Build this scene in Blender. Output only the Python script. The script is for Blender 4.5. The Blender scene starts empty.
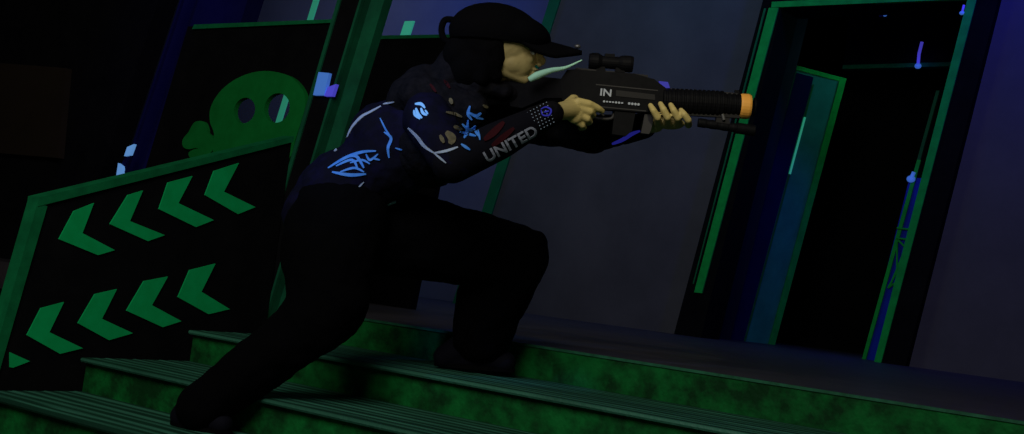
import bpy, bmesh, math, random
from mathutils import Vector, Matrix
from mathutils.bvhtree import BVHTree
random.seed(4)
sc = bpy.context.scene
COL = sc.collection
vs = sc.view_settings
sc.display_settings.display_device = 'sRGB'
vs.view_transform = 'Standard'; vs.look = 'None'; vs.gamma = 1; vs.exposure = 0
vs.use_curve_mapping = False

# ------------------------------------------------------------ camera
F = 1203.0
CAM = Vector((0, 0, .204))
RX = Vector((0.80993817, 0.57291241, 0.12558474))      # camera right in world
RD = Vector((0.06636455, 0.12322555, -0.99015716))     # camera down
RF = Vector((-0.58274858, 0.81030046, 0.061784))       # camera forward
cd = bpy.data.cameras.new('camera'); cam = bpy.data.objects.new('camera', cd); COL.objects.link(cam)
cd.sensor_width = 36; cd.lens = F * 36 / 1024; cd.clip_end = 200
m = Matrix.Identity(4)
for i in range(3):
    m[i][0] = RX[i]; m[i][1] = -RD[i]; m[i][2] = -RF[i]; m[i][3] = CAM[i]
cam.matrix_world = m
sc.camera = cam

def ray(x, y): return RX * ((x - 512) / F) + RD * ((y - 217) / F) + RF
def P(x, y, d): return CAM + ray(x, y) * d                      # point at a distance d from the viewpoint
def PL(x, y, ax, v):
    r = ray(x, y); return CAM + r * ((v - CAM[ax]) / r[ax])     # point on an axis plane
def PY(x, y, Y): return PL(x, y, 1, Y)

# ------------------------------------------------------------ materials
def mat(name, col, rough=.7, spec=.3, emit=None, es=0, col2=None, scale=8, bump=0, lo=.35, hi=.65, bscale=60, metal=0):
    M = bpy.data.materials.new(name); M.use_nodes = True
    nt = M.node_tree; b = nt.nodes['Principled BSDF']
    b.inputs['Base Color'].default_value = (*col, 1); b.inputs['Roughness'].default_value = rough
    b.inputs['Specular IOR Level'].default_value = spec; b.inputs['Metallic'].default_value = metal
    tc = nt.nodes.new('ShaderNodeTexCoord')
    if col2:
        n = nt.nodes.new('ShaderNodeTexNoise'); n.inputs['Scale'].default_value = scale; n.inputs['Detail'].default_value = 6
        n.inputs['Roughness'].default_value = .62
        r = nt.nodes.new('ShaderNodeValToRGB')
        r.color_ramp.elements[0].position = lo; r.color_ramp.elements[0].color = (*col, 1)
        r.color_ramp.elements[1].position = hi; r.color_ramp.elements[1].color = (*col2, 1)
        nt.links.new(tc.outputs['Object'], n.inputs['Vector']); nt.links.new(n.outputs['Fac'], r.inputs['Fac'])
        nt.links.new(r.outputs['Color'], b.inputs['Base Color'])
    if bump:
        n2 = nt.nodes.new('ShaderNodeTexNoise'); n2.inputs['Scale'].default_value = bscale
        bp = nt.nodes.new('ShaderNodeBump'); bp.inputs['Strength'].default_value = bump; bp.inputs['Distance'].default_value = .01
        nt.links.new(tc.outputs['Object'], n2.inputs['Vector']); nt.links.new(n2.outputs['Fac'], bp.inputs['Height'])
        nt.links.new(bp.outputs['Normal'], b.inputs['Normal'])
    if emit:
        b.inputs['Emission Color'].default_value = (*emit, 1); b.inputs['Emission Strength'].default_value = es
    return M

def tread_mat():
    M = mat('tread_paint', (.02, .2, .1), .55, .4, bump=.3)
    nt = M.node_tree; b = nt.nodes['Principled BSDF']
    tc = nt.nodes.new('ShaderNodeTexCoord'); sx = nt.nodes.new('ShaderNodeSeparateXYZ')
    nt.links.new(tc.outputs['Object'], sx.inputs[0])
    nz = nt.nodes.new('ShaderNodeTexNoise'); nz.inputs['Scale'].default_value = 3
    mp = nt.nodes.new('ShaderNodeMapping'); mp.inputs['Scale'].default_value = (.6, 5, 5)
    nt.links.new(tc.outputs['Object'], mp.inputs[0]); nt.links.new(mp.outputs[0], nz.inputs['Vector'])
    a = nt.nodes.new('ShaderNodeMath'); a.operation = 'MULTIPLY'; a.inputs[1].default_value = 95
    nt.links.new(sx.outputs['Y'], a.inputs[0])
    n8 = nt.nodes.new('ShaderNodeMath'); n8.operation = 'MULTIPLY'; n8.inputs[1].default_value = 5
    nt.links.new(nz.outputs['Fac'], n8.inputs[0])
    ad = nt.nodes.new('ShaderNodeMath'); nt.links.new(a.outputs[0], ad.inputs[0]); nt.links.new(n8.outputs[0], ad.inputs[1])
    s = nt.nodes.new('ShaderNodeMath'); s.operation = 'SINE'; nt.links.new(ad.outputs[0], s.inputs[0])
    mr = nt.nodes.new('ShaderNodeMapRange'); mr.inputs['From Min'].default_value = -1; nt.links.new(s.outputs[0], mr.inputs['Value'])
    mu = nt.nodes.new('ShaderNodeMath'); mu.operation = 'MULTIPLY'
    nt.links.new(mr.outputs[0], mu.inputs[0]); nt.links.new(nz.outputs['Fac'], mu.inputs[1])
    r = nt.nodes.new('ShaderNodeValToRGB')
    r.color_ramp.elements[0].position = .08; r.color_ramp.elements[0].color = (.006, .045, .022, 1)
    r.color_ramp.elements[1].position = .6; r.color_ramp.elements[1].color = (.055, .24, .14, 1)
    nt.links.new(mu.outputs[0], r.inputs['Fac']); nt.links.new(r.outputs['Color'], b.inputs['Base Color'])
    return M

M = dict(
    dimglow=mat('dim_violet_glow', (.05, .05, .4), .6, .2, emit=(.07, .07, 1), es=.13), reveal=mat('reveal_grey', (.03, .028, .035), .85, .1, col2=(.04, .036, .045), scale=3),
    dimgreen=mat('dim_green', (.006, .09, .04), .7, .2, col2=(.008, .15, .06), scale=6), walledge=mat('wall_edge_green', (.006, .14, .05), .7, .2, col2=(.008, .2, .07), scale=3),
    wall=mat('grey_wall', (.085, .083, .09), .85, .2, col2=(.11, .107, .115), scale=1.5, bump=.05),
    farwall=mat('far_wall', (.12, .12, .15), .85, .2, col2=(.15, .15, .18), scale=1.2),
    brown=mat('brown_wall', (.02, .014, .008), .9, .1, col2=(.03, .02, .012), scale=1),
    black=mat('black_board', (.003, .003, .0035), .85, .08, col2=(.006, .006, .006), scale=5),
    navy=mat('navy_wall', (.005, .005, .06), .85, .1, col2=(.008, .008, .08), scale=3),
    floor=mat('stage_floor', (.045, .040, .042), .5, .3, col2=(.072, .062, .062), scale=5, bump=.1),
    riser=mat('riser_green', (.002, .045, .008), .75, .2, col2=(.004, .18, .028), scale=7, bump=.6, bscale=30, lo=.4, hi=.62),
    riseredge=mat('nosing_green', (.012, .10, .04), .6, .3, col2=(.03, .2, .09), scale=20),
    tread=tread_mat(),
    chev=mat('chevron_green', (.003, .5, .12), .8, .1, col2=(.004, .58, .15), scale=12),
    trim=mat('trim_green', (.003, .15, .045), .7, .15, col2=(.006, .22, .065), scale=14),
    doortrim=mat('door_green', (.008, .42, .06), .7, .1, col2=(.01, .58, .08), scale=9),
    skull=mat('skull_green', (.005, .20, .03), .7, .1, col2=(.007, .25, .04), scale=9),
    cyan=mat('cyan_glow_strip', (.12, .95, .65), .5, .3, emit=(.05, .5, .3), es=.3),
    teal=mat('teal_panel', (.03, .32, .24), .7, .2, col2=(.02, .24, .18), scale=4),
    bluep=mat('blue_panel', (.008, .03, .5), .7, .1, col2=(.01, .04, .6), scale=5),
    post=mat('post_grey', (.03, .05, .04), .8, .2, col2=(.06, .08, .07), scale=9),
    led=mat('blue_led', (.1, .3, .8), .5, .3, emit=(.09, .28, 1), es=.28),
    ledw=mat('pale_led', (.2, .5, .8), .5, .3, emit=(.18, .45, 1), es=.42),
    led2=mat('violet_led', (.1, .1, .8), .5, .3, emit=(.12, .1, 1), es=.34),
    skin=mat('skin', (.52, .41, .15), .6, .3, col2=(.58, .46, .17), scale=25, bump=.1),
    lips=mat('lips', (.36, .17, .13), .5, .3), eye=mat('eye_white', (.6, .6, .6), .2, .5), iris=mat('iris', (.02, .015, .01), .2, .5),
    hair=mat('hair', (.003, .0028, .0028), .9, .05, bump=.3, bscale=120),
    cloth=mat('black_trousers', (.0018, .0018, .002), .95, .05, bump=.3, bscale=14),
    jersey=mat('navy_jersey', (.005, .005, .012), .85, .1, col2=(.007, .006, .028), scale=14, lo=.45, hi=.7, bump=.4, bscale=20),
    sleeve=mat('black_sleeve', (.006, .006, .009), .9, .1, bump=.4, bscale=20),
    red=mat('dark_red_fabric', (.045, .007, .009), .85, .1, bump=.3),
    vest=mat('black_vest', (.004, .004, .005), .85, .1, col2=(.010, .009, .010), scale=30, bump=.4),
    cap=mat('black_cap', (.003, .003, .0035), .9, .06, bump=.2, bscale=200),
    print=mat('blue_print', (.06, .3, .9), .6, .2, col2=(.12, .4, .95), scale=30),
    pale=mat('pale_print_and_rim', (.45, .55, .65), .6, .2), tan=mat('tan_patch', (.2, .17, .08), .8, .2, col2=(.1, .09, .05), scale=60),
    white=mat('white_print', (.42, .45, .5), .6, .2), shoe=mat('black_shoe', (.005, .005, .009), .8, .1),
    sole=mat('shoe_sole', (.003, .003, .003), .9, .05), boom=mat('pale_green_plastic', (.5, .95, .68), .5, .2),
    gun=mat('gun_black', (.003, .003, .004), .6, .08, col2=(.005, .005, .006), scale=40),
    gung=mat('gun_grey', (.035, .033, .033), .5, .2), orange=mat('orange_tip', (.9, .42, .07), .5, .3),
    gunr=mat('gun_rail', (.012, .011, .012), .5, .2), steel=mat('steel', (.2, .2, .2), .35, .5, metal=.6),
)

# ------------------------------------------------------------ helpers
def wloc(o):
    v = Vector((0, 0, 0))
    while o: v += o.location; o = o.parent
    return v
def link(name, me, material, parent=None, smooth=False):
    if parent:
        off = wloc(parent)
        loc = Vector((0, 0, 0))
    else:
        n = max(1, len(me.vertices)); xs = [v.co for v in me.vertices]
        off = Vector((sum(v.x for v in xs) / n, sum(v.y for v in xs) / n, min(v.z for v in xs))); loc = off
    me.transform(Matrix.Translation(-off))
    o = bpy.data.objects.new(name, me); COL.objects.link(o); o.location = loc
    if parent: o.parent = parent
    me.materials.clear(); me.materials.append(material)
    for p in me.polygons: p.use_smooth = smooth
    return o
def obj(name, bm, material, parent=None, smooth=False, bevel=0):
    if bevel:
        bmesh.ops.bevel(bm, geom=[e for e in bm.edges if len(e.link_faces) == 2 and e.calc_face_angle(0) > .5], offset=bevel, segments=2, affect='EDGES', profile=.6)
    bmesh.ops.recalc_face_normals(bm, faces=bm.faces)
    me = bpy.data.meshes.new(name); bm.to_mesh(me); bm.free()
    return link(name, me, material, parent, smooth)
def thing(name, label, cat, loc, group=None):
    o = bpy.data.objects.new(name, None); COL.objects.link(o); o.location = loc; o.empty_display_size = .1
    o['label'] = label; o['category'] = cat
    if group: o['group'] = group
    return o
def tag(o, label, cat, group=None):
    o['label'] = label; o['category'] = cat
    if group: o['group'] = group
    return o
def struct(o, label=None, cat=None):
    o['kind'] = 'structure'
    if label: o['label'] = label; o['category'] = cat
    return o
def box(bm, x0, x1, y0, y1, z0, z1):
    vs_ = [bm.verts.new((x, y, z)) for x in (x0, x1) for y in (y0, y1) for z in (z0, z1)]
    for f in ((0, 1, 3, 2), (4, 6, 7, 5), (0, 4, 5, 1), (2, 3, 7, 6), (0, 2, 6, 4), (1, 5, 7, 3)): bm.faces.new([vs_[i] for i in f])
def prism(bm, pts, ext):
    a = [bm.verts.new(p) for p in pts]; b = [bm.verts.new(Vector(p) + ext) for p in pts]
    bm.faces.new(a); bm.faces.new(b[::-1])
    for i in range(len(a)):
        j = (i + 1) % len(a); bm.faces.new((a[i], a[j], b[j], b[i]))
def catmull(pts, n=6, closed=True):
    out = []; N = len(pts)
    for i in range(N if closed else N - 1):
        if closed: p = [pts[(i + k - 1) % N] for k in range(4)]
        else: p = [pts[max(0, min(N - 1, i + k - 1))] for k in range(4)]
        for s in range(n):
            t = s / n
            out.append(tuple(.5 * ((2 * p[1][c]) + (-p[0][c] + p[2][c]) * t + (2 * p[0][c] - 5 * p[1][c] + 4 * p[2][c] - p[3][c]) * t * t + (-p[0][c] + 3 * p[1][c] - 3 * p[2][c] + p[3][c]) * t ** 3) for c in range(len(pts[0]))))
    if not closed: out.append(tuple(pts[-1]))
    return out
def bake(o):
    dg = bpy.context.evaluated_depsgraph_get(); dg.update()
    me = bpy.data.meshes.new_from_object(o.evaluated_get(dg))
    bpy.data.objects.remove(o); return me
def plate(loops, thick, fn):
    """flat shape with holes in (u,v), thickness w -> mesh mapped by fn(u,v,w)"""
    cu = bpy.data.curves.new('c', 'CURVE'); cu.dimensions = '2D'; cu.fill_mode = 'BOTH'; cu.extrude = thick / 2
    for lp in loops:
        s = cu.splines.new('POLY'); s.points.add(len(lp) - 1); s.use_cyclic_u = True
        for i, (u, v) in enumerate(lp): s.points[i].co = (u, v, 0, 1)
    o = bpy.data.objects.new('c', cu); COL.objects.link(o); me = bake(o)
    for v in me.vertices: v.co = fn(*v.co)
    return me
def yplate(loops_px, Y, thick, name, material, parent=None):
    loops = [[(PY(x, y, Y).x, PY(x, y, Y).z) for x, y in lp] for lp in loops_px]
    return link(name, plate(loops, thick, lambda u, v, w: Vector((u, Y + w, v))), material, parent)
def ring_tube(bm, pts, rads, n=16, caps=True):
    """tube through points with radii"""
    pts = [Vector(p) for p in pts]; rings = []
    up = None
    for i, p in enumerate(pts):
        t = (pts[min(i + 1, len(pts) - 1)] - pts[max(i - 1, 0)]).normalized()
        if up is None: up = t.orthogonal().normalized()
        up = (up - t * up.dot(t)).normalized(); s = t.cross(up)
        rings.append([bm.verts.new(p + (up * math.cos(2 * math.pi * k / n) + s * math.sin(2 * math.pi * k / n)) * rads[i]) for k in range(n)])
    for a, b in zip(rings, rings[1:]):
        for k in range(n): bm.faces.new((a[k], a[(k + 1) % n], b[(k + 1) % n], b[k]))
    if caps: bm.faces.new(rings[0][::-1]); bm.faces.new(rings[-1])
def capsule(bm, a, b, r1, r2, n=20):
    a = Vector(a); b = Vector(b); d = b - a; L = d.length
    if L < 1e-6: d = Vector((0, 0, 1)); L = 1e-6
    t = d.normalized(); pts = []; rr = []
    for k in range(1, 6):
        th = math.pi / 2 * k / 5; pts.append(a - t * r1 * math.cos(th)); rr.append(max(1e-4, r1 * math.sin(th)))
    for k in range(5):
        th = math.pi / 2 * k / 5; pts.append(b + t * r2 * math.sin(th) + t * 1e-5); rr.append(max(1e-4, r2 * math.cos(th)))
    ring_tube(bm, pts, rr, n)
def ellip(bm, c, axes):
    mt = Matrix.Identity(4)
    for i in range(3):
        for j in range(3): mt[j][i] = axes[i][j]
        mt[i][3] = c[i]
    bmesh.ops.create_uvsphere(bm, u_segments=24, v_segments=16, radius=1, matrix=mt)
def remesh(bm, voxel, smooth=8, fac=.5, disp=None):
    bmesh.ops.recalc_face_normals(bm, faces=bm.faces)
    me = bpy.data.meshes.new('r'); bm.to_mesh(me); bm.free()
    o = bpy.data.objects.new('r', me); COL.objects.link(o)
    r = o.modifiers.new('r', 'REMESH'); r.mode = 'VOXEL'; r.voxel_size = voxel
    s = o.modifiers.new('s', 'SMOOTH'); s.iterations = smooth; s.factor = fac
    if disp:
        tx = bpy.data.textures.new('folds', 'CLOUDS'); tx.noise_scale = disp[1]; tx.noise_depth = 2
        d = o.modifiers.new('d', 'DISPLACE'); d.texture = tx; d.strength = disp[0]; d.mid_level = .5; d.texture_coords = 'GLOBAL'
    return bake(o)

# ------------------------------------------------------------ stairs and stage
SX0, SX1 = -4.15, 3.2
YE = [4.12, 3.52, 3.0, 2.56, 2.1]; ZE = [0, -.135, -.27, -.405, -.54]; ZG = -.675
bm = bmesh.new(); box(bm, -22, 4.0, 4.14, 15.5, -.16, 0)
struct(obj('floor', bm, M['floor']), 'dark grey brown stage floor behind the green steps', 'floor')
bm = bmesh.new(); box(bm, -16, 4.0, -3, 4.12, ZG - .1, ZG)
struct(obj('floor', bm, M['brown']), 'dark lower floor in front of the steps', 'floor')
st = thing('staircase', 'wide green painted steps with striped treads climbing to the dark stage', 'stairs', (SX0, 3.1, ZG))
for i in range(5):
    y, z = YE[i], ZE[i]; zb = ZE[i + 1] if i < 4 else ZG
    # riser: a front board with slightly uneven paint surface, its own left return
    bm = bmesh.new()
    yb = YE[i - 1] + .012 if i else 4.4
    box(bm, SX0, SX1, y, yb, zb, z - (.019 if i else .009))
    obj('riser', bm, M['riser'], st, bevel=.003)
    bm = bmesh.new()
    if i:
        # tread: board with rounded overhanging nosing and raised grip ribs
        prof = [(y - .026, z - .017), (y - .030, z - .01), (y - .028, z - .002), (y - .022, z)]
        yy = y - .005
        while yy < yb - .05:
            prof += [(yy, z), (yy + .004, z + .001), (yy + .016, z + .001), (yy + .02, z)]; yy += .045
        prof += [(yb, z), (yb, z - .019), (y - .010, z - .019)]
        prism(bm, [Vector((SX0, a, b)) for a, b in prof], Vector((SX1 - SX0, 0, 0)))
        obj('tread', bm, M['tread'], st)
    else:
        box(bm, SX0, SX1, y - .006, 4.139, z - .009, z + .001)
        o = obj('nosing', bm, M['riseredge'], st, bevel=.002); o['label'] = 'paler green stage edge strip'

# ------------------------------------------------------------ sloping side panel with chevrons
BX = -4.2
def SP(x, y, off=0): p = PL(x, y, 0, BX); return Vector((BX + off, p.y, p.z))
tl = SP(40, 199); tr = SP(302, 135)
yl = tl.y; yr = 3.985
def topz(Y): return tl.z + (tr.z - tl.z) * (Y - tl.y) / (tr.y - tl.y)
bal = thing('stair_side_panel', 'black sloping stair side panel with green border and rows of green chevrons', 'panel', (BX, (yl + yr) / 2, ZG))
bm = bmesh.new()
yb_ = SP(-14, 390).y; zb_ = SP(-14, 390).z; yg = yl + (yb_ - yl) * (ZG - tl.z) / (zb_ - tl.z)
prism(bm, [Vector((BX, yg, ZG)), Vector((BX, yr, ZG)), Vector((BX, yr, topz(yr))), Vector((BX, yl, topz(yl)))], Vector((-.05, 0, 0)))
obj('board', bm, M['black'], bal)
bm = bmesh.new()
w = .03
prism(bm, [Vector((BX + .012, yl - .012, topz(yl) + .006)), Vector((BX + .012, yr, topz(yr) + .006)), Vector((BX + .012, yr, topz(yr) - w * .7)), Vector((BX + .012, yl - .012, topz(yl) - w))], Vector((-.075, 0, 0)))
obj('top_rail', bm, M['trim'], bal, bevel=.006)
bm = bmesh.new()
prism(bm, [Vector((BX + .010, yg - .014, ZG)), Vector((BX + .010, yg + w * .8, ZG)), Vector((BX + .010, yl + w, topz(yl) - w * .8)), Vector((BX + .010, yl - .014, topz(yl) - w * .5))], Vector((-.07, 0, 0)))
obj('end_rail', bm, M['trim'], bal, bevel=.006)
CH = [[(58, 239), (73, 211), (93, 203), (81.5, 233), (114, 250), (97, 255)],
      [(109, 224), (127, 195), (142, 190.5), (129, 221), (164, 235), (147, 241)],
      [(158, 209), (167, 182.5), (191.6, 176), (177.5, 203), (213, 220), (195, 227)],
      [(204, 195), (213, 171), (238, 163), (223, 191.6), (254.5, 207), (237, 214)],
      [(26, 335), (40, 308), (63, 302), (48.5, 332), (82, 348), (59, 353.6)],
      [(77, 323), (94, 294), (116, 289), (101, 318.6), (132, 333), (108, 340)],
      [(125.6, 310.5), (143, 281), (167, 276.5), (151, 305), (180.6, 321), (161.7, 327)],
      [(177, 297), (188.7, 270), (214.5, 263.6), (200.5, 291.6), (229, 309), (207.5, 314)],
      [(9, 352), (29, 361), (12, 367.5), (9, 367)]]
for c in CH:
    bm = bmesh.new()
    prism(bm, [SP(x, y, .001) for x, y in c], Vector((.006, 0, 0)))
    obj('chevron', bm, M['chev'], bal)

# ------------------------------------------------------------ leaning post at the head of the side panel
YP = 4.0
def lean_quad(ax, ay, bx, by, Y): return PY(ax, ay, Y), PY(bx, by, Y)
lp = thing('leaning_post', 'black leaning square post with green edges beside the crouching player', 'post', (-4.2, 3.97, -.135))
def line_at(p0, p1, Y, z0, z1, Y2=None):
    """leaning edge through two seen points, on plane Y, cut at heights z0..z1"""
    a = PY(*p0, Y); b = PY(*p1, Y); k = (b.x - a.x) / (b.z - a.z)
    return Vector((a.x + k * (z0 - a.z), Y, z0)), Vector((a.x + k * (z1 - a.z), Y, z1))
A0, A1 = line_at((341, 0), (255, 292), YP, -.135, 2.3)
B0, B1 = line_at((362, 0), (266, 318), YP, -.135, 2.3)
YQ = YP + .10
dep = Vector((0, YQ - YP, 0))
bm = bmesh.new(); prism(bm, [A0, B0, B1, A1], dep); obj('shaft', bm, M['post'], lp)
bm = bmesh.new(); prism(bm, [A0 + Vector((.012, -.006, 0)), B0 + Vector((-.012, -.006, 0)), B1 + Vector((-.012, -.006, 0)), A1 + Vector((.012, -.006, 0))], Vector((0, .006, 0))); obj('front_board', bm, M['black'], lp)
for a, b, w_, d_, y_ in ((A0, A1, .022, .012, -.013), (B0, B1, .014, .02, -.010)):
    bm = bmesh.new(); v = Vector((w_, 0, 0)); o_ = Vector((-w_ / 2, y_, 0)); prism(bm, [a + o_, a + o_ + v, b + o_ + v, b + o_], Vector((0, d_, 0))); obj('green_edge', bm, M['dimgreen'], lp)
bm = bmesh.new(); o_ = Vector((-.01, dep.y - .05, 0)); v = Vector((.10, 0, 0)); prism(bm, [B0 + o_, B0 + o_ + v, B1 + o_ + v, B1 + o_], Vector((0, .052, 0))); obj('green_edge', bm, M['dimgreen'], lp)
bm = bmesh.new(); o_ = Vector((0, dep.y - .10, 0)); v = Vector((.006, 0, 0)); prism(bm, [B0 + o_, B0 + o_ + v, B1 + o_ + v, B1 + o_], Vector((0, .05, 0))); obj('inner_band', bm, M['dimgreen'], lp)
# blue sticker patches near shoulder height, glow added by emission
def ypoly(name, pts, Y, thick, material, parent=None):
    bm = bmesh.new(); prism(bm, [PY(x, y, Y) for x, y in pts], Vector((0, thick, 0))); return obj(name, bm, material, parent)
bl = thing('blue_glow_pair', 'pair of small glowing blue squares on the leaning post', 'lamp', PY(326, 92, YP - .02))
ypoly('lens', [(318.5, 72), (329, 73), (324, 95), (313, 95)], YP - .032, .02, M['led'], bl)
ypoly('lens', [(328, 87), (336, 84), (332, 96), (324, 96)], YP - .030, .02, M['led2'], bl)

# ------------------------------------------------------------ skull board
YS = 4.45
sk = thing('skull_board', 'black board with a green skull and crossbone, behind the sloping panel', 'board', PY(240, 300, YS))
def ell(cx, cy, rx, ry, rot, n=28):
    return [(cx + rx * math.cos(t) * math.cos(rot) - ry * math.sin(t) * math.sin(rot), cy + rx * math.cos(t) * math.sin(rot) + ry * math.sin(t) * math.cos(rot)) for t in [2 * math.pi * k / n for k in range(n)]]
e1 = ell(246.5, 111, 10.5, 13, .3); e2 = ell(279, 108.5, 12.5, 15, .3)
yplate([[(190, 27), (337, 22), (306, 150), (262, 345), (95, 345)], e1, e2], YS, .03, 'board', M['black'], sk)
ypoly('green_top_edge', [(194, 24.5), (337, 19), (336, 22.5), (192, 29)], YS - .03, .06, M['trim'], sk)
skull_px = catmull([(266, 71.5), (243, 77), (224, 90), (213, 107), (212, 122), (216, 134), (215, 150), (222, 168), (262, 172), (290, 160), (297, 140), (303, 122), (307.5, 103), (303, 88), (290, 76)], 5)
yplate([skull_px, e1, e2], YS - .03, .03, 'skull', M['skull'], sk)
bone = catmull([(190, 132), (196, 122.5), (205, 122), (208.5, 129), (209, 133), (214, 138), (214, 150), (207, 155), (199, 148.5), (190, 149.5), (184.5, 147), (184, 140)], 5)
yplate([bone], YS - .028, .02, 'crossbone', M['skull'], sk)
bone2 = catmull([(193, 160), (190, 153), (198, 149), (207, 151), (214, 156), (214, 166), (205, 168)], 5)
yplate([bone2], YS - .027, .02, 'crossbone', M['skull'], sk)

# low black board right of the post
YB = 6.4
lb = thing('low_black_board', 'low black board with a green top edge right of the leaning post', 'board', PY(420, 290, YB))
ypoly('board', [(380, 38.5), (470, 36.5), (452, 100), (410, 312), (300, 296)], YB, .06, M['black'], lb)
ypoly('green_top_edge', [(380, 35.5), (470, 34), (470, 37), (380, 39)], YB - .01, .08, M['trim'], lb)

# ------------------------------------------------------------ walls
YW = 10.5
def wall_poly(name, pts, Y, thick, material, label):
    bm = bmesh.new(); prism(bm, [Vector((x, Y, z)) for x, z in pts], Vector((0, thick, 0)))
    return struct(obj(name, bm, material), label, 'wall')
# openings measured on the wall
def xz(x, y, Y=YW): p = PY(x, y, Y); return p.x, p.z
def edge(p0, p1, z, Y=YW):
    a = xz(*p0, Y); b = xz(*p1, Y); return a[0] + (b[0] - a[0]) / (b[1] - a[1]) * (z - a[1])
TOP = 4.6
LE = ((555, 0), (452, 322)); OL = ((763, 0), (674, 334)); OR = ((998, 0), (906, 364))
bm = bmesh.new()
top = xz(870, -12)[1]
loopL = [(edge(*LE, 0), 0), (edge(*OL, 0) + .12, 0), (edge(*OL, top) + .12, top), (edge(*OR, top) - .12, top), (edge(*OR, 0) - .12, 0), (3.6, 0), (3.6, TOP), (edge(*LE, TOP), TOP)]
wb = link('wall_back', plate([loopL], .2, lambda u, v, w: Vector((u, YW + .1 + w, v))), M['wall'])
struct(wb, 'dark grey back wall around the leaning green doorway', 'wall')
# painted left end of that wall
bm = bmesh.new(); a = Vector((edge(*LE, 0), YW - .02, 0)); b = Vector((edge(*LE, TOP), YW - .02, TOP)); v = Vector((.08, 0, 0)); l = Vector((-.06, 0, 0))
prism(bm, [a + l, a + v, b + v, b + l], Vector((0, .06, 0))); o = struct(obj('trim_1', bm, M['walledge']), 'leaning green strip at the left end of the grey wall', 'trim')
bm = bmesh.new(); box(bm, -22, -7.1, 11.6, 11.8, 0, TOP); struct(obj('wall_far', bm, M['farwall']), 'blue grey wall far behind the boards', 'wall')
# left side walls
ln0 = ((180, 0), (122, 175))
bm = bmesh.new(); YL = 4.75
xa0, xa1 = edge(*ln0, ZG, YL), edge(*ln0, TOP, YL); xb0, xb1 = edge((236, 0), (196, 120), 0, YL), edge((236, 0), (196, 120), TOP, YL)
prism(bm, [Vector((xa0, YL, ZG)), Vector((xb0, YL, ZG)), Vector((xb1, YL, TOP)), Vector((xa1, YL, TOP))], Vector((0, .12, 0)))
struct(obj('wall_left', bm, M['navy']), 'narrow navy wall strip left of the skull board', 'wall')
bm = bmesh.new(); prism(bm, [Vector((-9.5, YL - .15, ZG)), Vector((xa0, YL - .15, ZG)), Vector((xa1, YL - .15, TOP)), Vector((-9.5, YL - .15, TOP))], Vector((0, .14, 0)))
struct(obj('wall_side', bm, M['black']), 'black wall at the far left', 'wall')
bm = bmesh.new(); prism(bm, [PY(-40, 60, YL - .2), PY(66, 68, YL - .2), PY(58, 158, YL - .2), PY(-60, 148, YL - .2)], Vector((0, .045, 0)))
tag(obj('wall_board', bm, M['brown']), 'dim brown board on the black wall at far left', 'board')
bm = bmesh.new(); a, b = line_at((181, 0), (123, 176), YL - .17, -.2, 2.6); prism(bm, [a, a + Vector((.007, 0, 0)), b + Vector((.007, 0, 0)), b], Vector((0, .02, 0)))
struct(obj('trim_2', bm, M['navy']), 'thin blue edge beside the black left wall', 'trim')
bl = thing('blue_glow_pair', 'small blue lamp of two lenses above the left part of the sloping panel', 'lamp', PY(123, 175, YL - .22))
ypoly('lens', [(127, 147), (134, 144), (130, 155), (124, 156)], YL - .185, .02, M['ledw'], bl)
ypoly('lens', [(118, 163), (122, 166), (123, 177), (116, 177)], YL - .185, .02, M['ledw'], bl)
ypoly('bracket', [(128, 152), (132, 152), (124, 168), (119, 168)], YL - .165, .012, M['navy'], bl)

# far painted poles with added glow, seen over the boards and through the skull's eye
def strip(p0, p1, wpx, Y, z0, z1, name, label, material, depth=.02):
    a, b = line_at(p0, p1, Y, z0, z1); w_ = wpx / F * (a - CAM).dot(RF) * 1.2
    bm = bmesh.new(); prism(bm, [a, a + Vector((w_, 0, 0)), b + Vector((w_, 0, 0)), b], Vector((0, depth, 0)))
    return bm
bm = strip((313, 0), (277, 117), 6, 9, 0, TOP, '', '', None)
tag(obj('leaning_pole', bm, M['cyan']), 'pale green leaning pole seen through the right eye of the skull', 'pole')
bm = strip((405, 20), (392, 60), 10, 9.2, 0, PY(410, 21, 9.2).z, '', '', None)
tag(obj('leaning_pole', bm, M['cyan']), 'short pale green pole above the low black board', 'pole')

# ------------------------------------------------------------ doorway
door = bpy.data.objects.new('door_1', None); COL.objects.link(door); door.location = (edge(*OL, 0), YW, 0)
door['kind'] = 'structure'; door['label'] = 'leaning open doorway with black posts and bright green edging'; door['category'] = 'doorway'
YD = YW - .1
IL = ((782, 6), (701, 337)); IR = ((968, 0), (877, 358))
ztop = xz(870, 4, YD)[1]
def dq(e0, e1, z0, z1, y0, y1, name, material, dx0=0, dx1=0):
    Y = YD
    bm = bmesh.new(); prism(bm, [Vector((edge(*e0, z0, Y) + dx0, y0, z0)), Vector((edge(*e1, z0, Y) + dx1, y0, z0)), Vector((edge(*e1, z1, Y) + dx1, y0, z1)), Vector((edge(*e0, z1, Y) + dx0, y0, z1))], Vector((0, y1 - y0, 0)))
    return obj(name, bm, material, door)
dq(OL, IL, 0, ztop + .35, YD, YW + .3, 'post', M['black'])
dq(IR, OR, 0, ztop + .35, YD, YW + .3, 'post', M['black'])
zA, zB = xz(782, 8, YD)[1], xz(968, -1, YD)[1]
xA, xB = edge(*IL, zA, YD), edge(*IR, zB, YD)
bm = bmesh.new(); prism(bm, [Vector((xA, YD, zA)), Vector((xB, YD, zB)), Vector((xB + .1, YD, zB + .4)), Vector((xA + .1, YD, zA + .4))], Vector((0, .4, 0))); obj('lintel', bm, M['black'], door)
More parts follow.
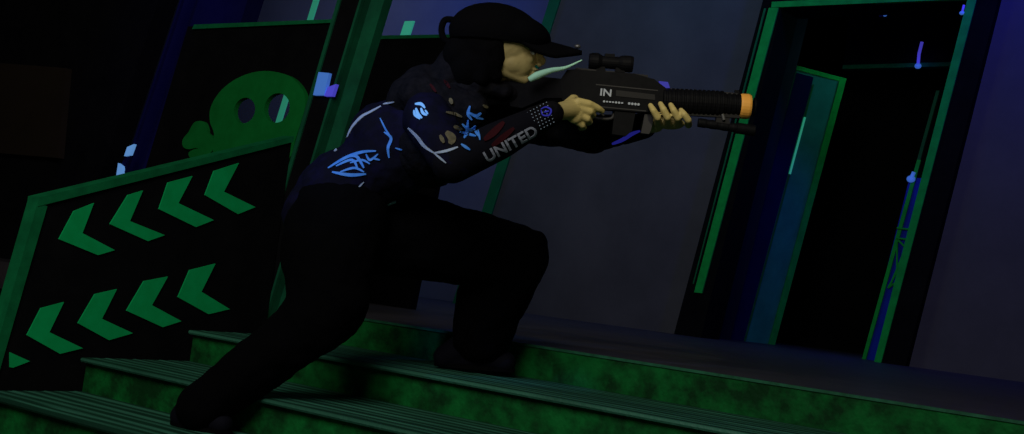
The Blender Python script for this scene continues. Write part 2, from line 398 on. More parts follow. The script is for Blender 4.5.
# green edging, doubled on the left side
GL0 = ((770, 3), (690, 330)); 
dq(((771, 3), (693, 300)), ((780, 6), (701, 300)), .42, zA, YD - .02, YD + .03, 'green_edging', M['doortrim'])
dq(((766, 3), (689, 300)), ((768, 3), (690, 300)), .5, zA, YD - .012, YD + .02, 'green_edging', M['trim'])
dq(((968, 0), (876, 357)), ((977, 0), (883, 358)), 0, zB, YD - .02, YD + .03, 'green_edging', M['doortrim'])
bm = bmesh.new(); l, r = PY(772, 8, YD), PY(978, -1, YD); u = Vector((0, 0, .055)); prism(bm, [l + Vector((0, -.02, 0)), r + Vector((0, -.02, 0)), r + u + Vector((0, -.02, 0)), l + u + Vector((0, -.02, 0))], Vector((0, .05, 0))); obj('green_edging', bm, M['doortrim'], door)
# passage behind: left reveal wall
def quad3(name, a, b, c, d, ext, material, parent=None):
    bm = bmesh.new(); prism(bm, [a, b, c, d], ext); return obj(name, bm, material, parent)
a, b = line_at((783, 8), (703, 337), YW + .25, 0, 3.35); c, d = line_at((811, 8), (731, 337), YW + .9, 0, 3.35)
struct(quad3('wall_passage', a, c, d, b, Vector((-.08, 0, 0)), M['reveal']), 'grey side wall just inside the doorway', 'wall')
# leaning teal panel inside the doorway
tp = thing('teal_panel', 'leaning teal panel with green edges inside the doorway', 'panel', PL(750, 332, 2, 0))
pa0, pa1 = line_at((797, 66), (727, 330), 11.5, 0, PY(797, 66, 11.5).z)
zt = pa1.z
best = min([(abs(PY(842, 78, Y).z - zt), Y) for Y in [11.5 + k * .02 for k in range(120)]])[1]
pb0, pb1 = line_at((842, 78), (773, 334), best, 0, zt)
th = Vector((-.02, .06, 0))
quad3('panel', pa0, pb0, pb1, pa1, th, M['teal'], tp)
def onp(t, z0, z1, w_, name, material, f=.02):
    d0 = (pb0 - pa0); q0 = pa0 + d0 * t; q1 = pa1 + (pb1 - pa1) * t; dn = d0.normalized() * w_
    k0 = q0 + (q1 - q0) * (z0 / zt); k1 = q0 + (q1 - q0) * (z1 / zt); fr = Vector((.012, -.02, 0))
    return quad3(name, k0 + fr, k0 + dn + fr, k1 + dn + fr, k1 + fr, -fr * .9, material, tp)
onp(.955, 0, zt, .09, 'green_edging', M['doortrim'])
o = onp(0, zt * .985, zt, (pb0 - pa0).length, 'green_edging', M['doortrim'])
onp(-.01, 0, zt, .02, 'green_edging', M['trim'])
onp(.42, 0, zt * .62, .02, 'seam_strip', M['trim']); onp(.42, zt * .62, zt * .83, .026, 'seam_strip', M['cyan']); onp(.42, zt * .83, zt * .95, .018, 'seam_strip', M['trim'])  # middle stretch of the seam has glow added
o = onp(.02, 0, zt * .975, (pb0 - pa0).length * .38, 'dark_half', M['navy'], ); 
# beam with green lower edge and dark back of the passage
ybm = 12.9
bm_ = thing('overhead_beam', 'black overhead beam with a green lower edge inside the doorway', 'beam', PY(900, 66, ybm))
p0, p1 = PY(843, 68.5, ybm), PY(1010, 64, ybm)
quad3('beam', p0, p1, p1 + Vector((0, 0, 1.2)), p0 + Vector((-.0, 0, 1.2)), Vector((0, .2, 0)), M['black'], bm_)
quad3('green_edging', p0 + Vector((0, -.02, -.01)), p1 + Vector((0, -.02, -.01)), p1 + Vector((0, -.02, .035)), p0 + Vector((0, -.02, .035)), Vector((0, .1, 0)), M['trim'], bm_)
bm = bmesh.new(); box(bm, -9, -2.5, 14.2, 14.4, 0, TOP); struct(obj('wall_passage', bm, M['black']), 'black wall at the end of the passage', 'wall')
# blue strip with small truss at the right inside of the doorway
bt = thing('blue_truss_panel', 'narrow blue panel with green truss lines inside right of the doorway', 'panel', PL(872, 345, 2, 0))
YT = 10.95
a, b = line_at((909, 180), (868, 344), YT, 0, PY(909, 178, YT).z); c, d = line_at((934, 180), (893, 344), YT, 0, PY(934, 178, YT).z)
quad3('panel', a, c, d, b, Vector((0, .06, 0)), M['bluep'], bt)
a, b = line_at((936, 91), (866, 344), YT - .02, 0, PY(915, 160, YT).z)
c, d = line_at((936, 91), (866, 344), YT - .02, PY(915, 160, YT).z, PY(936, 91, YT).z)
quad3('upper_edging', c, c + Vector((.03, 0, 0)), d + Vector((.03, 0, 0)), d, Vector((0, .03, 0)), M['dimgreen'], bt)
quad3('green_edging', a, a + Vector((.035, 0, 0)), b + Vector((.035, 0, 0)), b, Vector((0, .02, 0)), M['doortrim'], bt)
for q0, q1 in (((897, 228), (914, 230)), ((896, 238), (911, 240)), ((898, 240), (908, 250)), ((908, 242), (890, 286)), ((897, 242), (897, 272)), ((888, 288), (901, 279)), ((897, 272), (888, 288))):
    bm = bmesh.new(); ring_tube(bm, [PY(*q0, YT - .03), PY(*q1, YT - .03)], [.009, .009], 8); obj('truss_bar', bm, M['doortrim'], bt)
# small blue lamps around the passage
def tube_lamp(label, pts, Y, r, material, e=None):
    t = thing('tube_lamp', label, 'lamp', PY(*pts[-1], Y), None)
    bm = bmesh.new(); ring_tube(bm, [PY(x, y, Y) for x, y in pts], [r] * len(pts), 12); obj('tube', bm, material, t, True)
    bm = bmesh.new(); q = PY(*pts[-1], Y); ellip(bm, q, [Vector((r * 2.2, 0, 0)), Vector((0, r * 1.5, 0)), Vector((0, 0, r * 1.8))]); obj('cap', bm, M['led'], t, True)
    if e:
        ld = bpy.data.lights.new('lamp_glow', 'POINT'); ld.energy = e; ld.color = (.08, .1, 1); ld.shadow_soft_size = .1
        lo = bpy.data.objects.new('lamp_glow', ld); COL.objects.link(lo); ld.energy = e * .35; lo.location = q + Vector((.02, -.12, 0))
tube_lamp('short glowing blue tube hanging at the green beam edge in the doorway', [(922, 42), (919, 54), (918, 66)], 12.875, .017, M['led2'], .8)
tube_lamp('small violet lamp at the upper left inside corner of the doorway', [(780, 36), (781, 26), (786, 19)], 10.9, .010, M['led2'], .15)
tube_lamp('tiny blue lamp at the upper right inside corner of the doorway', [(964, 5), (962, 13)], 10.385, .010, M['led2'], .15)
tube_lamp('tiny violet lamp high in the middle of the doorway', [(879, 16), (885, 15)], 12.885, .010, M['bluep'])
tube_lamp('small blue lamp on top of the blue truss panel', [(914, 172), (911, 179)], 10.90, .018, M['led'], .5)

# ------------------------------------------------------------ the player
ppl = thing('person', 'crouching player in dark sports clothes and cap aiming a rifle on the green steps', 'person', PL(340, 425, 2, -.405))
def K(d): return d / F
def cp(bm, a, b, r1, r2):     # a, b = (x, y, depth), radii in the same small units
    capsule(bm, P(*a), P(*b), r1 * K(a[2]), r2 * K(b[2]))
def el(bm, c, rx, ry, rz, rot=0):
    k = K(c[2]); u = (RX * math.cos(rot) + RD * math.sin(rot)); v = (RD * math.cos(rot) - RX * math.sin(rot))
    ellip(bm, P(*c), [u * rx * k, v * ry * k, RF * rz * k])
HD = 4.38
hipR, kneeR, ankR = (340, 218, 4.36), (322, 314, 4.22), (198, 410, 4.18)
hipL, kneeL, ankL = (368, 226, 4.56), (516, 258, 4.70), (476, 346, 4.82)
shR, elR, wrR = (428, 118, 4.20), (452, 163, 4.02), (552, 113, 4.20)
shL, elL, wrL = (468, 112, 4.70), (592, 134, 4.70), (644, 126, 4.52)
# --- body: one continuous surface (head, neck, trunk, limbs, hands)
bm = bmesh.new()
el(bm, (502, 44, HD), 33, 30, 27, .1)
el(bm, (516, 60, HD), 20, 24, 20, .1); el(bm, (510, 63, HD), 22, 17, 22, .25)
for s in (-1, 1):
    cp(bm, (494, 66, HD + s * .052), (524, 79, HD + s * .018), 7.5, 5.5)
    el(bm, (523, 58, HD + s * .040), 11, 7, 6, .2)
    cp(bm, (534, 47, HD + s * .03), (536, 47, HD + s * .01), 4.5, 4.5)
    el(bm, (539.5, 64.5, HD + s * .012), 3, 2.6, 2.6)
    el(bm, (491, 57, HD + s * .10), 5, 8, 2.5, .2)
el(bm, (529, 79, HD), 6, 5.5, 7)
cp(bm, (535, 49, HD), (543, 60.5, HD), 3.0, 3.0); cp(bm, (536, 54, HD), (542, 62, HD), 4, 3.4)
el(bm, (534, 70.2, HD), 5, 2.2, 8, .1); el(bm, (532.5, 74.2, HD), 4.6, 2.3, 7, .1)
cp(bm, (494, 66, HD), (462, 108, 4.42), 19, 22)
def hips(bm, s):
    el(bm, (346, 205, 4.45), 42 * s, 38 * s, 44 * s, -.6)
el(bm, (436, 128, 4.42), 50, 36, 46, -.65); el(bm, (390, 165, 4.44), 44, 36, 42, -.65); hips(bm, .95)
cp(bm, shR, elR, 17, 14); cp(bm, elR, wrR, 14, 8.5)
cp(bm, shL, elL, 16, 12); cp(bm, elL, wrL, 12, 8)
cp(bm, hipR, kneeR, 34, 24); cp(bm, kneeR, ankR, 23, 12); cp(bm, hipL, kneeL, 34, 24); cp(bm, kneeL, ankL, 23, 13)
cp(bm, ankR, (210, 419, 4.16), 10, 6); cp(bm, ankL, (492, 358, 4.81), 10, 6)
def finger(pts, rr):
    for i in range(len(pts) - 1): cp(bm, pts[i], pts[i + 1], rr[i], rr[i + 1])
# right hand around the pistol grip
cp(bm, wrR, (572, 109, 4.285), 8.5, 10); el(bm, (574, 111, 4.285), 10, 13, 6.5, -.15)
GD = 4.36
finger([(578, 102, 4.275), (589, 104, 4.285), (598, 108.5, 4.31), (602, 111, 4.33)], [4.6, 4, 3.6, 3.0])
finger([(579, 108, 4.28), (590, 111.5, 4.29), (593, 115, 4.33), (589, 116, 4.37)], [4.6, 4, 3.6, 3.2])
finger([(577, 114, 4.285), (587, 118.5, 4.295), (589.5, 122, 4.335), (585, 123, 4.37)], [4.5, 3.9, 3.5, 3.1])
finger([(574, 119, 4.29), (582, 125, 4.305), (584, 127.5, 4.335), (580, 128, 4.365)], [4.2, 3.5, 3.1, 2.8])
finger([(567, 104, 4.30), (573, 98.5, 4.34), (582, 99.5, 4.40), (590, 102, 4.41)], [4.6, 4.2, 3.8, 3.2])
# left hand under the handguard, fingers wrapped up its near side
cp(bm, wrL, (656, 124, 4.43), 8, 8.5); el(bm, (668, 122.5, 4.40), 17, 7, 9, .1)
for i, (bx_, ln) in enumerate(((656, 1.0), (666, 1.12), (676.2, 1.08), (686.5, .8))):
    by = 123.5 + i * .4
    finger([(bx_ + 2, by, 4.375), (bx_ + 1.5, by - 6 * ln, 4.318), (bx_ - 2.5, by - 13 * ln, 4.308), (bx_ - 5.5, by - 18 * ln, 4.328)], [3.9, 3.7, 3.4, 2.7])
finger([(660, 122, 4.43), (667, 116, 4.468), (676, 109, 4.462), (684, 104, 4.45)], [4.8, 4.4, 4, 3.3])
body_me = remesh(bm, .0034, 4, .5)
body = link('body', body_me, M['skin'], ppl, True)
# face details
for s in (-1, 1):
    bm = bmesh.new(); el(bm, (531.5, 53, HD + s * .031), 4, 2.6, 5); o = obj('eye', bm, M['eye'], ppl, True)
    bm = bmesh.new(); el(bm, (534.5, 53, HD + s * .031), 1.6, 1.8, 2.4); obj('iris', bm, M['iris'], o, True)
    bm = bmesh.new(); cp(bm, (531, 46.8, HD + s * .05), (538.5, 46.6, HD + s * .018), 1.5, 1.8); obj('eyebrow', bm, M['hair'], ppl, True)
bm = bmesh.new(); el(bm, (536, 70.5, HD), 4, 1.3, 6, .1); el(bm, (534.4, 73.8, HD), 4, 1.5, 5.4, .1); obj('lips', bm, M['lips'], ppl, True)
# hair covering the side and back of the head
bm = bmesh.new()
el(bm, (488, 48, HD), 33, 30, 30, .1); el(bm, (472, 68, HD + .0), 26, 28, 28, .4); el(bm, (462, 56, HD), 20, 22, 24, .2)
for s in (-1, 1): cp(bm, (487, 50, HD + s * .088), (482, 78, HD + s * .08), 9, 8); cp(bm, (496, 44, HD + s * .088), (497, 64, HD + s * .084), 8, 6); cp(bm, (490, 62, HD + s * .084), (496, 76, HD + s * .07), 9, 7)
link('hair', remesh(bm, .007, 4), M['hair'], ppl, True)
# cap: crown, brim and rear strap
cap = bpy.data.objects.new('cap', None)
bm = bmesh.new()
el(bm, (495, 34, HD), 47, 31, 35, .14); el(bm, (520, 36, HD), 32, 20, 33, .25)
cme = remesh(bm, .007, 6)
cbm = bmesh.new(); cbm.from_mesh(cme)
n_ = (RD * math.cos(.12) + RX * -math.sin(.12)); bmesh.ops.bisect_plane(cbm, geom=cbm.verts[:] + cbm.edges[:] + cbm.faces[:], plane_co=P(510, 45.5, HD), plane_no=n_, clear_outer=True)
bmesh.ops.holes_fill(cbm, edges=[e for e in cbm.edges if len(e.link_faces) == 1], sides=0)
cap = obj('cap', cbm, M['cap'], ppl, True)
bm = bmesh.new()
N = 14; top_ = []; bot = []
for i in range(N + 1):
    t = -1 + 2 * i / N; row = []
    for j in range(9):
        u = j / 8; ext = 58 * u * (1 - .42 * abs(t) ** 2.2)
        x = 522 + ext + 2 * (1 - abs(t)); y = 38 + .20 * (x - 522) + t * t * (4 + 15 * u * (1.3 - u)) + 3.5 * u * u
        row.append((x, y, HD + t * .105 * (1 - .18 * u)))
    top_.append([bm.verts.new(P(x, y - 3, d)) for x, y, d in row]); bot.append([bm.verts.new(P(x, y + 1.6, d)) for x, y, d in row])
for G, fl in ((top_, 1), (bot, 0)):
    for i in range(N):
        for j in range(8): bm.faces.new((G[i][j], G[i + 1][j], G[i + 1][j + 1], G[i][j + 1]))
for i in range(N): bm.faces.new((top_[i][8], top_[i + 1][8], bot[i + 1][8], bot[i][8])); bm.faces.new((top_[i][0], top_[i + 1][0], bot[i + 1][0], bot[i][0]))
for j in range(8): bm.faces.new((top_[0][j], top_[0][j + 1], bot[0][j + 1], bot[0][j])); bm.faces.new((top_[N][j], top_[N][j + 1], bot[N][j + 1], bot[N][j]))
obj('brim', bm, M['cap'], cap, True)
bm = bmesh.new(); ring_tube(bm, [P(*q, HD) for q in catmull([(455, 20), (445, 20), (441.5, 30), (445, 40), (455, 44)], 4, False)], [.012] * 17, 10); obj('strap', bm, M['cap'], cap, True)
bm = bmesh.new(); el(bm, (577.5, 46.5, HD - .02), 3.2, 2.2, 3); obj('clip', bm, M['steel'], cap, True)
# pale green boom in front of the mouth
bm = bmesh.new(); q = catmull([(529, 80, HD - .085), (537, 75.5, HD - .085), (551, 70.5, HD - .07), (566, 67.5, HD - .05), (582, 60, HD - .03)], 5, False)
ring_tube(bm, [P(*k) for k in q], [.014 - .0115 * min(1, abs(i - 5) / 14) for i in range(len(q))], 10)
o = obj('headset_boom', bm, M['boom'], ppl, True)

# --- clothes
bm = bmesh.new()      # trousers
hips(bm, 1.16); el(bm, (318, 225, 4.35), 34, 40, 34, .2)
cp(bm, hipR, kneeR, 50, 36); cp(bm, (322, 250, 4.3), (330, 300, 4.24), 42, 40)
cp(bm, kneeR, (262, 362, 4.2), 36, 28); cp(bm, (262, 362, 4.2), (200, 408, 4.18), 29, 25)
cp(bm, hipL, kneeL, 48, 33); cp(bm, kneeL, (492, 300, 4.78), 34, 35); cp(bm, (490, 300, 4.78), (482, 335, 4.82), 35, 30)
el(bm, (536, 246, 4.7), 12, 17, 16)
link('trousers', remesh(bm, .011, 6, .5, (.022, .09)), M['cloth'], ppl, True)
bm = bmesh.new()      # jersey
el(bm, (432, 130, 4.42), 62, 42, 50, -.65); el(bm, (388, 160, 4.42), 54, 44, 48, -.6); el(bm, (345, 188, 4.41), 50, 40, 50, -.55)
cp(bm, (330, 190, 4.41), (312, 214, 4.38), 32, 30); el(bm, (388, 140, 4.42), 42, 40, 46, -.65)
cp(bm, (462, 104, 4.42), (478, 92, 4.42), 26, 20)
cp(bm, shR, elR, 26, 21)
cp(bm, shL, elL, 24, 18)
jersey_me = remesh(bm, .009, 5, .5, (.02, .07))
jersey = link('jersey', jersey_me, M['jersey'], ppl, True)
bm = bmesh.new(); cp(bm, elR, (500, 140, 4.11), 21, 19.5); cp(bm, (500, 140, 4.11), (546, 116, 4.19), 19.5, 13.5)
sleeve_me = remesh(bm, .008, 3, .5); sleeve = link('sleeve', sleeve_me, M['sleeve'], ppl, True)
bm = bmesh.new(); cp(bm, elL, wrL, 19, 13); cp(bm, (560, 124, 4.6), elL, 20, 20); cp(bm, (520, 104, 4.6), (575, 126, 4.66), 24, 20)
link('sleeve', remesh(bm, .008, 3, .5, (.01, .05)), M['sleeve'], ppl, True)
bm = bmesh.new()      # laser tag vest with raised shoulder guard
el(bm, (447, 126, 4.40), 46, 42, 53, -.65); el(bm, (430, 150, 4.38), 38, 38, 52, -.6)
cp(bm, (420, 96, 4.30), (470, 112, 4.28), 22, 20); cp(bm, (452, 78, 4.40), (508, 95, 4.385), 24, 13); cp(bm, (478, 84, 4.34), (505, 92, 4.34), 12, 8); cp(bm, (455, 66, 4.40), (470, 90, 4.40), 20, 26); cp(bm, (405, 100, 4.36), (425, 88, 4.40), 20, 24)
vest_me = remesh(bm, .008, 4, .5, (.018, .05)); vest = link('vest', vest_me, M['vest'], ppl, True)
# shoes
def shoe(heel, toe, ank, zr):
    bm = bmesh.new(); cp(bm, heel, toe, 11, 10); cp(bm, ank, heel, 16, 12); cp(bm, ((heel[0] + toe[0]) / 2, (heel[1] + toe[1]) / 2 - 4, (heel[2] + toe[2]) / 2), toe, 13, 11)
    cp(bm, ank, ((heel[0] + toe[0]) / 2, (heel[1] + toe[1]) / 2 - 3, (heel[2] + toe[2]) / 2), 13, 12)
    o = link('shoe', remesh(bm, .007, 4), M['shoe'], ppl, True)
    bm = bmesh.new(); u = (P(*toe) - P(*heel)); u.z *= 1; n = u.normalized(); s = n.cross(Vector((0, 0, 1))).normalized(); dn = n.cross(s).normalized()
    if dn.z > 0: dn = -dn
    Lk = u.length; h0 = P(*heel) + dn * 9.5 * K(heel[2]); pr = []
    for i in range(20):
        t = 2 * math.pi * i / 20; c, sn = math.cos(t), math.sin(t)
        pr.append(h0 + n * (Lk / 2 + c * (Lk / 2 + .042)) + s * sn * (.044 + .006 * c))
    prism(bm, pr, -dn * .016); obj('sole', bm, M['sole'], o)
shoe((182, 416, 4.20), (222, 424, 4.15), (196, 403, 4.18), -.405)
shoe((445, 357, 4.84), (505, 362, 4.80), (472, 342, 4.82), -.135)

# ------------------------------------------------------------ prints and painted rim light laid on the clothes
def bvh(o):
    off = wloc(o); me = o.data
    return BVHTree.FromPolygons([v.co + off for v in me.vertices], [tuple(p.vertices) for p in me.polygons])
def drape(tree, x, y, off=.003):
    r = ray(x, y).normalized(); h = tree.ray_cast(CAM, r)
    if h[0] is None: return None
    return h[0] - r * off
def ribbon(bm, tree, pts, wd, off=.004):
    c = catmull(pts, 6, False) if len(pts) > 2 else [tuple(pts[0][k] + (pts[1][k] - pts[0][k]) * i / 8 for k in (0, 1)) for i in range(9)]
    prev = None; n = len(c)
    for i, p in enumerate(c):
        a = Vector(c[max(0, i - 1)]); b = Vector(c[min(n - 1, i + 1)]); t = (b - a).normalized(); nn = Vector((-t.y, t.x))
        w_ = wd * (.35 + .65 * math.sin(math.pi * (i + .5) / n))
        q = [drape(tree, p[0] + nn.x * w_ * s, p[1] + nn.y * w_ * s, off) for s in (-.5, .5)]
        if None in q: prev = None; continue
        if prev and (q[0] - prev[0][1]).length < .08:
            v = [bm.verts.new(prev[0][1]), bm.verts.new(prev[1][1]), bm.verts.new(q[1]), bm.verts.new(q[0])]; bm.faces.new(v)
        prev = ((0, q[0]), (0, q[1]))
def ribbons(tree, lst, name, material, parent, off=.004):
    bm = bmesh.new()
    for pts, wd in lst: ribbon(bm, tree, pts, wd, off)
    bmesh.ops.remove_doubles(bm, verts=bm.verts, dist=1e-5)
    me = bpy.data.meshes.new(name); bm.to_mesh(me); bm.free()
    o = link(name, me, material, parent); s = o.modifiers.new('s', 'SOLIDIFY'); s.thickness = .002; s.offset = 0
    return o
def merged(*os_):
    V, Fc = [], []
    for o in os_:
        off = wloc(o); n = len(V); V += [v.co + off for v in o.data.vertices]; Fc += [tuple(i + n for i in p.vertices) for p in o.data.polygons]
    return BVHTree.FromPolygons(V, Fc)
TA = merged(jersey, vest, sleeve)
back = [([(328, 168), (345, 158), (362, 152), (376, 151)], 3), ([(332, 172), (350, 175), (366, 174)], 3.4), ([(336, 166), (352, 160), (358, 170)], 2.6),
        ([(344, 158), (356, 156), (364, 168)], 3.2), ([(366, 154), (370, 160), (378, 154)], 2.4), ([(340, 172), (354, 168), (364, 172)], 2.4), ([(372, 158), (380, 160)], 2), ([(350, 163), (362, 160), (370, 164)], 2.2),
        ([(384, 132), (391, 138), (388, 148), (389, 158)], 3), ([(380, 118), (386, 130), (391, 137)], 1.8), ([(395, 148), (402, 150)], 1.6)]
ribbons(TA, back, 'blue_print', M['print'], jersey)
edge_l = [([(347, 137), (352, 127), (361, 117), (370, 112), (381, 106)], 2.4), ([(383, 104), (394, 102)], 1.8), ([(334, 151), (341, 146)], 2),  # pale lines along the back outline paint in its rim light
          ([(408, 128), (417, 137), (424, 146), (434, 153)], 3), ([(434, 153), (446, 151), (458, 147)], 2.6), ([(434, 153), (446, 163)], 2), ([(356, 190), (364, 182)], 1.4), ([(386, 206), (396, 202), (404, 205)], 2.2), ([(398, 208), (406, 214)], 2)]
for q in edge_l: ribbons(TA, [q], 'pale_print_and_rim', M['pale'], jersey)
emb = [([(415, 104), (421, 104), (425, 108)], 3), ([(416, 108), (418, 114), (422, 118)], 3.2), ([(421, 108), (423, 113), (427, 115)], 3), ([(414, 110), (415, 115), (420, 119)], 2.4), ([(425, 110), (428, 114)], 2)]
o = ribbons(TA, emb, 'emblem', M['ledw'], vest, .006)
emb = [([(470, 106), (468, 114), (472, 120)], 3), ([(468, 112), (476, 116), (481, 113)], 3), ([(476, 118), (484, 119)], 2), ([(462, 124), (470, 130), (476, 126)], 3), ([(468, 120), (467, 132), (464, 138)], 3), ([(460, 132), (468, 134), (476, 136)], 2.6), ([(474, 128), (478, 136)], 2.4), ([(461, 144), (470, 150)], 2.8), ([(478, 130), (480, 140)], 2)]
ribbons(TA, emb, 'emblem', M['print'], vest, .006)
tans = [([(446, 132), (452, 138), (450, 144)], 8), ([(450, 98), (452, 104)], 4), ([(446, 112), (455, 114), (462, 117)], 3), ([(454, 126), (462, 130)], 4), ([(483, 105), (488, 108)], 3), ([(440, 135), (444, 143)], 4)]
for q in tans: ribbons(TA, [q], 'tan_patch', M['tan'], vest, .007)
reds = [([(484, 140), (494, 132), (504, 122)], 7), ([(492, 146), (502, 138), (514, 128)], 6)]
ribbons(TA, reds, 'red_panel', M['red'], sleeve, .005)
reds = [([(449, 52), (454, 62), (452, 72)], 2.4), ([(436, 68), (441, 78)], 3)]
ribbons(merged(vest, jersey, sleeve), [([(430, 84), (436, 92)], 3), ([(444, 80), (450, 88)], 3)], 'red_panel', M['red'], vest, .005)
def text_mesh(s, size=1, off=.022):
    cu = bpy.data.curves.new('t', 'FONT'); cu.body = s; cu.size = size; cu.offset = off
    o = bpy.data.objects.new('t', cu); COL.objects.link(o); return bake(o)
def drape_text(s, p0, p1, h, tree, name, material, parent, off=.005, shear=0):
    me = text_mesh(s); b = bmesh.new(); b.from_mesh(me)
    bmesh.ops.triangulate(b, faces=b.faces); bmesh.ops.subdivide_edges(b, edges=b.edges, cuts=1)
    xs = [v.co.x for v in b.verts]; ys = [v.co.y for v in b.verts]; x0, x1, y0, y1 = min(xs), max(xs), min(ys), max(ys)
    a = Vector(p0); t = Vector(p1) - a; n = Vector((t.y, -t.x)).normalized(); bad = []
    for v in b.verts:
        u = (v.co.x - x0) / (x1 - x0); w_ = (v.co.y - y0) / (y1 - y0)
        q = a + t * u + n * h * w_ + t.normalized() * shear * w_
        r = drape(tree, q.x, q.y, off)
        if r is None: bad.append(v)
        else: v.co = r
    bmesh.ops.delete(b, geom=bad, context='VERTS')
    me = bpy.data.meshes.new(name); b.to_mesh(me); b.free(); o = link(name, me, material, parent)
    so = o.modifiers.new('s', 'SOLIDIFY'); so.thickness = .0015; so.offset = 0; return o
TS = bvh(sleeve)
drape_text('UNITED', (488, 163), (539, 135), 11.5, TS, 'lettering', M['white'], sleeve, .006)
# dotted wrist band and its small blue mark with added glow
bm = bmesh.new(); cp(bm, (534, 122, 4.165), (551, 113.5, 4.195), 15.5, 13)
band = link('wristband', remesh(bm, .006, 2), M['vest'], ppl, True); TB = bvh(band)
bm = bmesh.new()
for i in range(9):
    for j in range(7):
        x = 521 + i * 3.2 + j * 1.2; y = 116 - i * 1.7 + j * 3.3; q = drape(TB, x, y, .001)
        if q: bmesh.ops.create_icosphere(bm, subdivisions=1, radius=.0024, matrix=Matrix.Translation(q))
d_ = obj('studs', bm, M['pale'], band, True); d_['kind'] = 'stuff'
TG = merged(band, sleeve)
ribbons(TG, [([(541, 109), (546, 107), (551, 110), (549, 115), (543, 115), (541, 110)], 1.5), ([(544, 112), (549, 111)], 1.6)], 'blue_mark', M['dimglow'], band, .006)
# blue piping under the far sleeve, glow added in its material
sl2 = [o for o in ppl.children if o.name.startswith('sleeve')][1]
ribbons(bvh(sl2), [([(612, 144), (622, 140), (632, 134), (640, 131)], 4)], 'blue_piping', M['dimglow'], sl2, .004)

# ------------------------------------------------------------ the toy rifle
rf = thing('toy_rifle', 'black laser tag rifle with an orange muzzle tip held in both hands', 'toy gun', P(580, 130, GD))
D0 = 4.375
def pr(name, pts, half, material, parent=rf, bevel=.004, d=D0, label=None):
    bm = bmesh.new(); prism(bm, [P(x, y, d - half) for x, y in pts], RF * half * 2)
    o = obj(name, bm, material, parent, bevel=bevel)
    if label: o['label'] = label
    return o
def tb(name, a, b, r, material, parent=rf, rings=0, d=D0):
    bm = bmesh.new(); A = P(a[0], a[1], a[2] if len(a) > 2 else d); B = P(b[0], b[1], b[2] if len(b) > 2 else d)
    if rings:
        pts, rr = [], []
        for i in range(rings):
            for t, k in ((0, .93), (.15, 1), (.6, 1), (.75, .93)): pts.append(A + (B - A) * ((i + t) / rings)); rr.append(r * k)
    else: pts = [A, A + (B - A) * .03, B - (B - A) * .03, B]; rr = [r * .9, r, r, r * .9]
    ring_tube(bm, pts, rr, 24); return obj(name, bm, material, parent, False)
pr('stock', [(508, 82), (520, 76), (546, 77), (572, 80), (572, 98), (545, 98), (522, 108), (510, 106)], .022, M['gun'])
rc = pr('receiver', [(560, 80), (567, 70), (576, 69), (590, 70.5), (634, 73.5), (654, 79), (666, 88), (665, 112), (640, 112), (616, 110), (596, 109), (578, 107), (562, 100)], .028, M['gun'])
pr('upper_rail', [(576, 67.5), (648, 75), (648, 78.5), (576, 71)], .012, M['gunr'], rc, .001)
pr('ejection_port', [(616, 90), (655, 94.5), (655, 100), (616, 96)], .0305, M['gunr'], rc, .001)
pr('trim_line', [(596, 84), (658, 90), (658, 91), (596, 85)], .0295, M['gung'], rc, 0)
pr('trim_line', [(598, 106), (646, 110.5), (646, 111.5), (598, 107)], .0295, M['gung'], rc, 0)
pr('pistol_grip', [(576, 104), (592, 106), (590, 118), (584, 131), (571, 129), (574, 117)], .017, M['gun'])
bm = bmesh.new(); q = catmull([(593, 107), (594, 117), (602, 119), (612, 118), (614, 110)], 5, False); ring_tube(bm, [P(x, y, D0) for x, y in q], [.006] * len(q), 8); obj('trigger_guard', bm, M['gung'], rf, True)
bm = bmesh.new(); q = catmull([(603, 108), (602, 113), (604, 116)], 4, False); ring_tube(bm, [P(x, y, D0) for x, y in q], [.005] * len(q), 8); obj('trigger', bm, M['gung'], rf, True)
pr('magazine', [(615, 108), (636, 110), (632, 131), (626, 136), (612, 134)], .02, M['gun'])
pr('fore_grip', [(645, 112), (655, 113), (651, 130), (649, 134), (641, 133), (643, 124)], .014, M['gung'])
hg = tb('handguard', (662, 101), (724, 104), 13.2 * K(D0), M['gun'], rings=14)
tb('barrel', (722, 104), (741, 105.3), 11.5 * K(D0), M['gun'], rings=4)
pr('lower_rail', [(664, 106), (740, 110), (740, 118), (664, 114)], .018, M['gunr'], rf, .002)
tb('top_tube', (664, 90.5), (738, 95.5), 2.6 * K(D0), M['gung'])
pr('front_sight', [(735, 90), (739, 90), (740, 96), (734, 96)], .006, M['gun'], rf, .001)
mz = tb('muzzle_tip', (739.5, 106), (753.5, 107), 12.6 * K(D0), M['orange'], rings=1); mz['label'] = 'orange muzzle tip'
bm = bmesh.new(); ring_tube(bm, [P(753.4, 107, D0), P(754.6, 107.1, D0)], [.034, .034], 20); obj('bore', bm, M['gun'], mz)
sg = bpy.data.objects.new('scope', None); COL.objects.link(sg); sg.parent = rf
bm = bmesh.new(); A, B = (589, 61, D0), (633, 64.5, D0)
ring_tube(bm, [P(*A), P(592, 61.2, D0), P(598, 61.5, D0), P(602, 62, D0), P(618, 63.2, D0), P(622, 63.6, D0), P(630, 64.2, D0), P(*B)], [.027, .031, .031, .023, .023, .03, .031, .028], 20)
sco = obj('tube', bm, M['gun'], sg)
pr('turret', [(605, 53.5), (615, 54), (615, 62), (605, 61)], .012, M['gun'], sg)
for x in (601, 620): pr('mount', [(x - 4, 66), (x + 4, 66.7), (x + 5, 72.5), (x - 5, 71.8)], .014, M['gun'], sg, .001)
pr('switch', [(594, 56), (600, 55), (602, 60), (594, 60)], .014, M['gun'], sg, .001)
lt = tb('torch', (698, 122.5), (754, 130.5), 4.6 * K(D0), M['gun'], rings=5)
tb('torch_head', (736, 127.9), (755, 130.7), 5.6 * K(D0), M['gun'], lt)
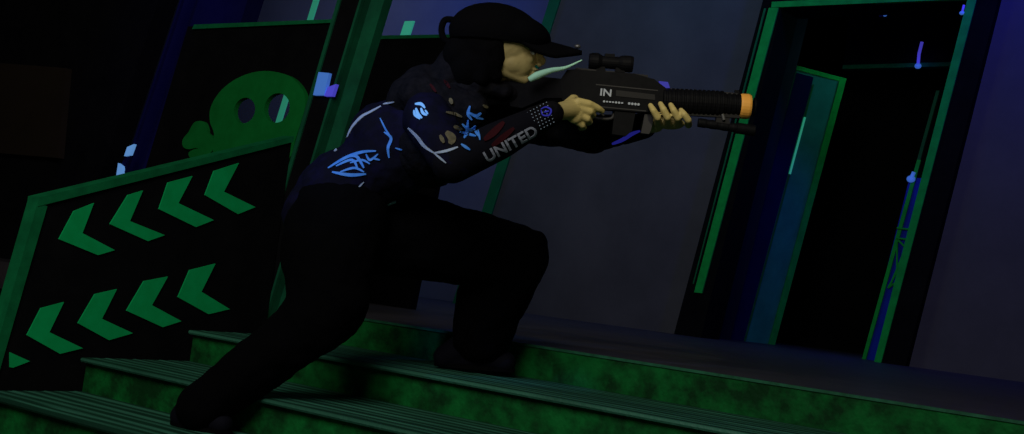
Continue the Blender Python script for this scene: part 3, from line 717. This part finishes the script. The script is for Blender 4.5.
tb('torch_ring', (739, 126), (754, 128.2, D0 - .014), 1.2 * K(D0), M['steel'], lt)
pr('mount', [(717, 114), (729, 115), (730, 124), (716, 122)], .014, M['gunr'], rf, .002)
tb('clamp_bolt', (722, 112, D0 - .022), (724, 120, D0 - .022), 1.6 * K(D0), M['steel'])
pr('sight_light', [(659, 81), (668, 82), (670, 88), (660, 88)], .010, M['dimglow'], rf, .002, label='glowing violet blue sight light')
TR = bvh(rc)
drape_text('IN', (600, 95.5), (611, 96.7), 7.2, TR, 'lettering', M['white'], rc, .0035)
# small unreadable printed strip
lst = [([(603 + i * 3.0, 101.3 + i * .26), (605.2 + i * 3.0, 101.5 + i * .26)], 2.2 if i in (0, 4, 5, 9) else 1.6) for i in range(7)] + [([(628 + i * 3.1, 103.4 + i * .3), (630.4 + i * 3.1, 103.6 + i * .3)], 2.6) for i in range(4)]
ribbons(TR, lst, 'small_print', M['white'], rc, .004)

# ------------------------------------------------------------ light
def area(loc, tgt, size, e, col):
    l = bpy.data.lights.new('area', 'AREA'); l.energy = e; l.color = col; l.size = size; l.shape = 'DISK'
    o = bpy.data.objects.new('area_light', l); COL.objects.link(o); o.location = loc
    o.rotation_euler = (Vector(tgt) - Vector(loc)).to_track_quat('-Z', 'Y').to_euler(); return o
def spot(loc, tgt, ang, e, col, blend=.5, r=.1):
    l = bpy.data.lights.new('spot', 'SPOT'); l.energy = e; l.color = col; l.spot_size = math.radians(ang); l.spot_blend = blend; l.shadow_soft_size = r
    o = bpy.data.objects.new('spot_light', l); COL.objects.link(o); o.location = loc
    o.rotation_euler = (Vector(tgt) - Vector(loc)).to_track_quat('-Z', 'Y').to_euler(); return o
area((-1.4, -.7, 3.2), (-3.7, 4.0, 0), 2.8, 88, (1, .97, .98))
# warm spot on the rifle and hands
g = P(665, 105, 4.37); spot((-.2, .8, 2.4), g, 12, 150, (1, .93, .62), .35, .08)
spot(P(740, 110, 3.3), P(532, 64, 4.36), 9, 2.0, (1, .85, .66), .6, .05)
# ultraviolet blue on the clothes
spot((-3.2, .6, 2.6), P(395, 145, 4.4), 17, 120, (.12, .32, 1), .5, .1)
# back wall washes
area((-5.6, 8.6, 4.2), (-6.0, 10.5, 2.4), 1.0, 9, (.05, .4, 1))
area((-2.0, 9.2, 4.3), (-2.2, 10.5, 3.2), .5, 34, (.0, .01, 1))
area((-10.8, 9.6, 4.2), (-11.5, 11.6, 2.8), 1.0, 12, (.5, .6, 1))
area((-9.3, 9.8, 4.2), (-9.3, 11.6, 3.0), .5, 16, (.02, .12, 1))
area((-7.0, 6.5, 3.2), (-6.0, 10.5, 1.2), 1.4, 9, (1, 1, .95))
area((-4.0, 11.9, 3.2), (-4.9, 11.8, 1.4), .4, 2, (.1, .5, .6))
area((-3.9, 12.6, 1.6), (-4.2, 11.0, 0), .5, 1.2, (.03, .05, 1))
spot((-4.9, 3.5, 3.4), PY(170, 60, YL), 30, 40, (.02, .03, 1), .9, .1)

w_ = bpy.data.worlds.new('world'); sc.world = w_; w_.use_nodes = True
w_.node_tree.nodes['Background'].inputs[0].default_value = (.4, .5, 1, 1); w_.node_tree.nodes['Background'].inputs[1].default_value = .004
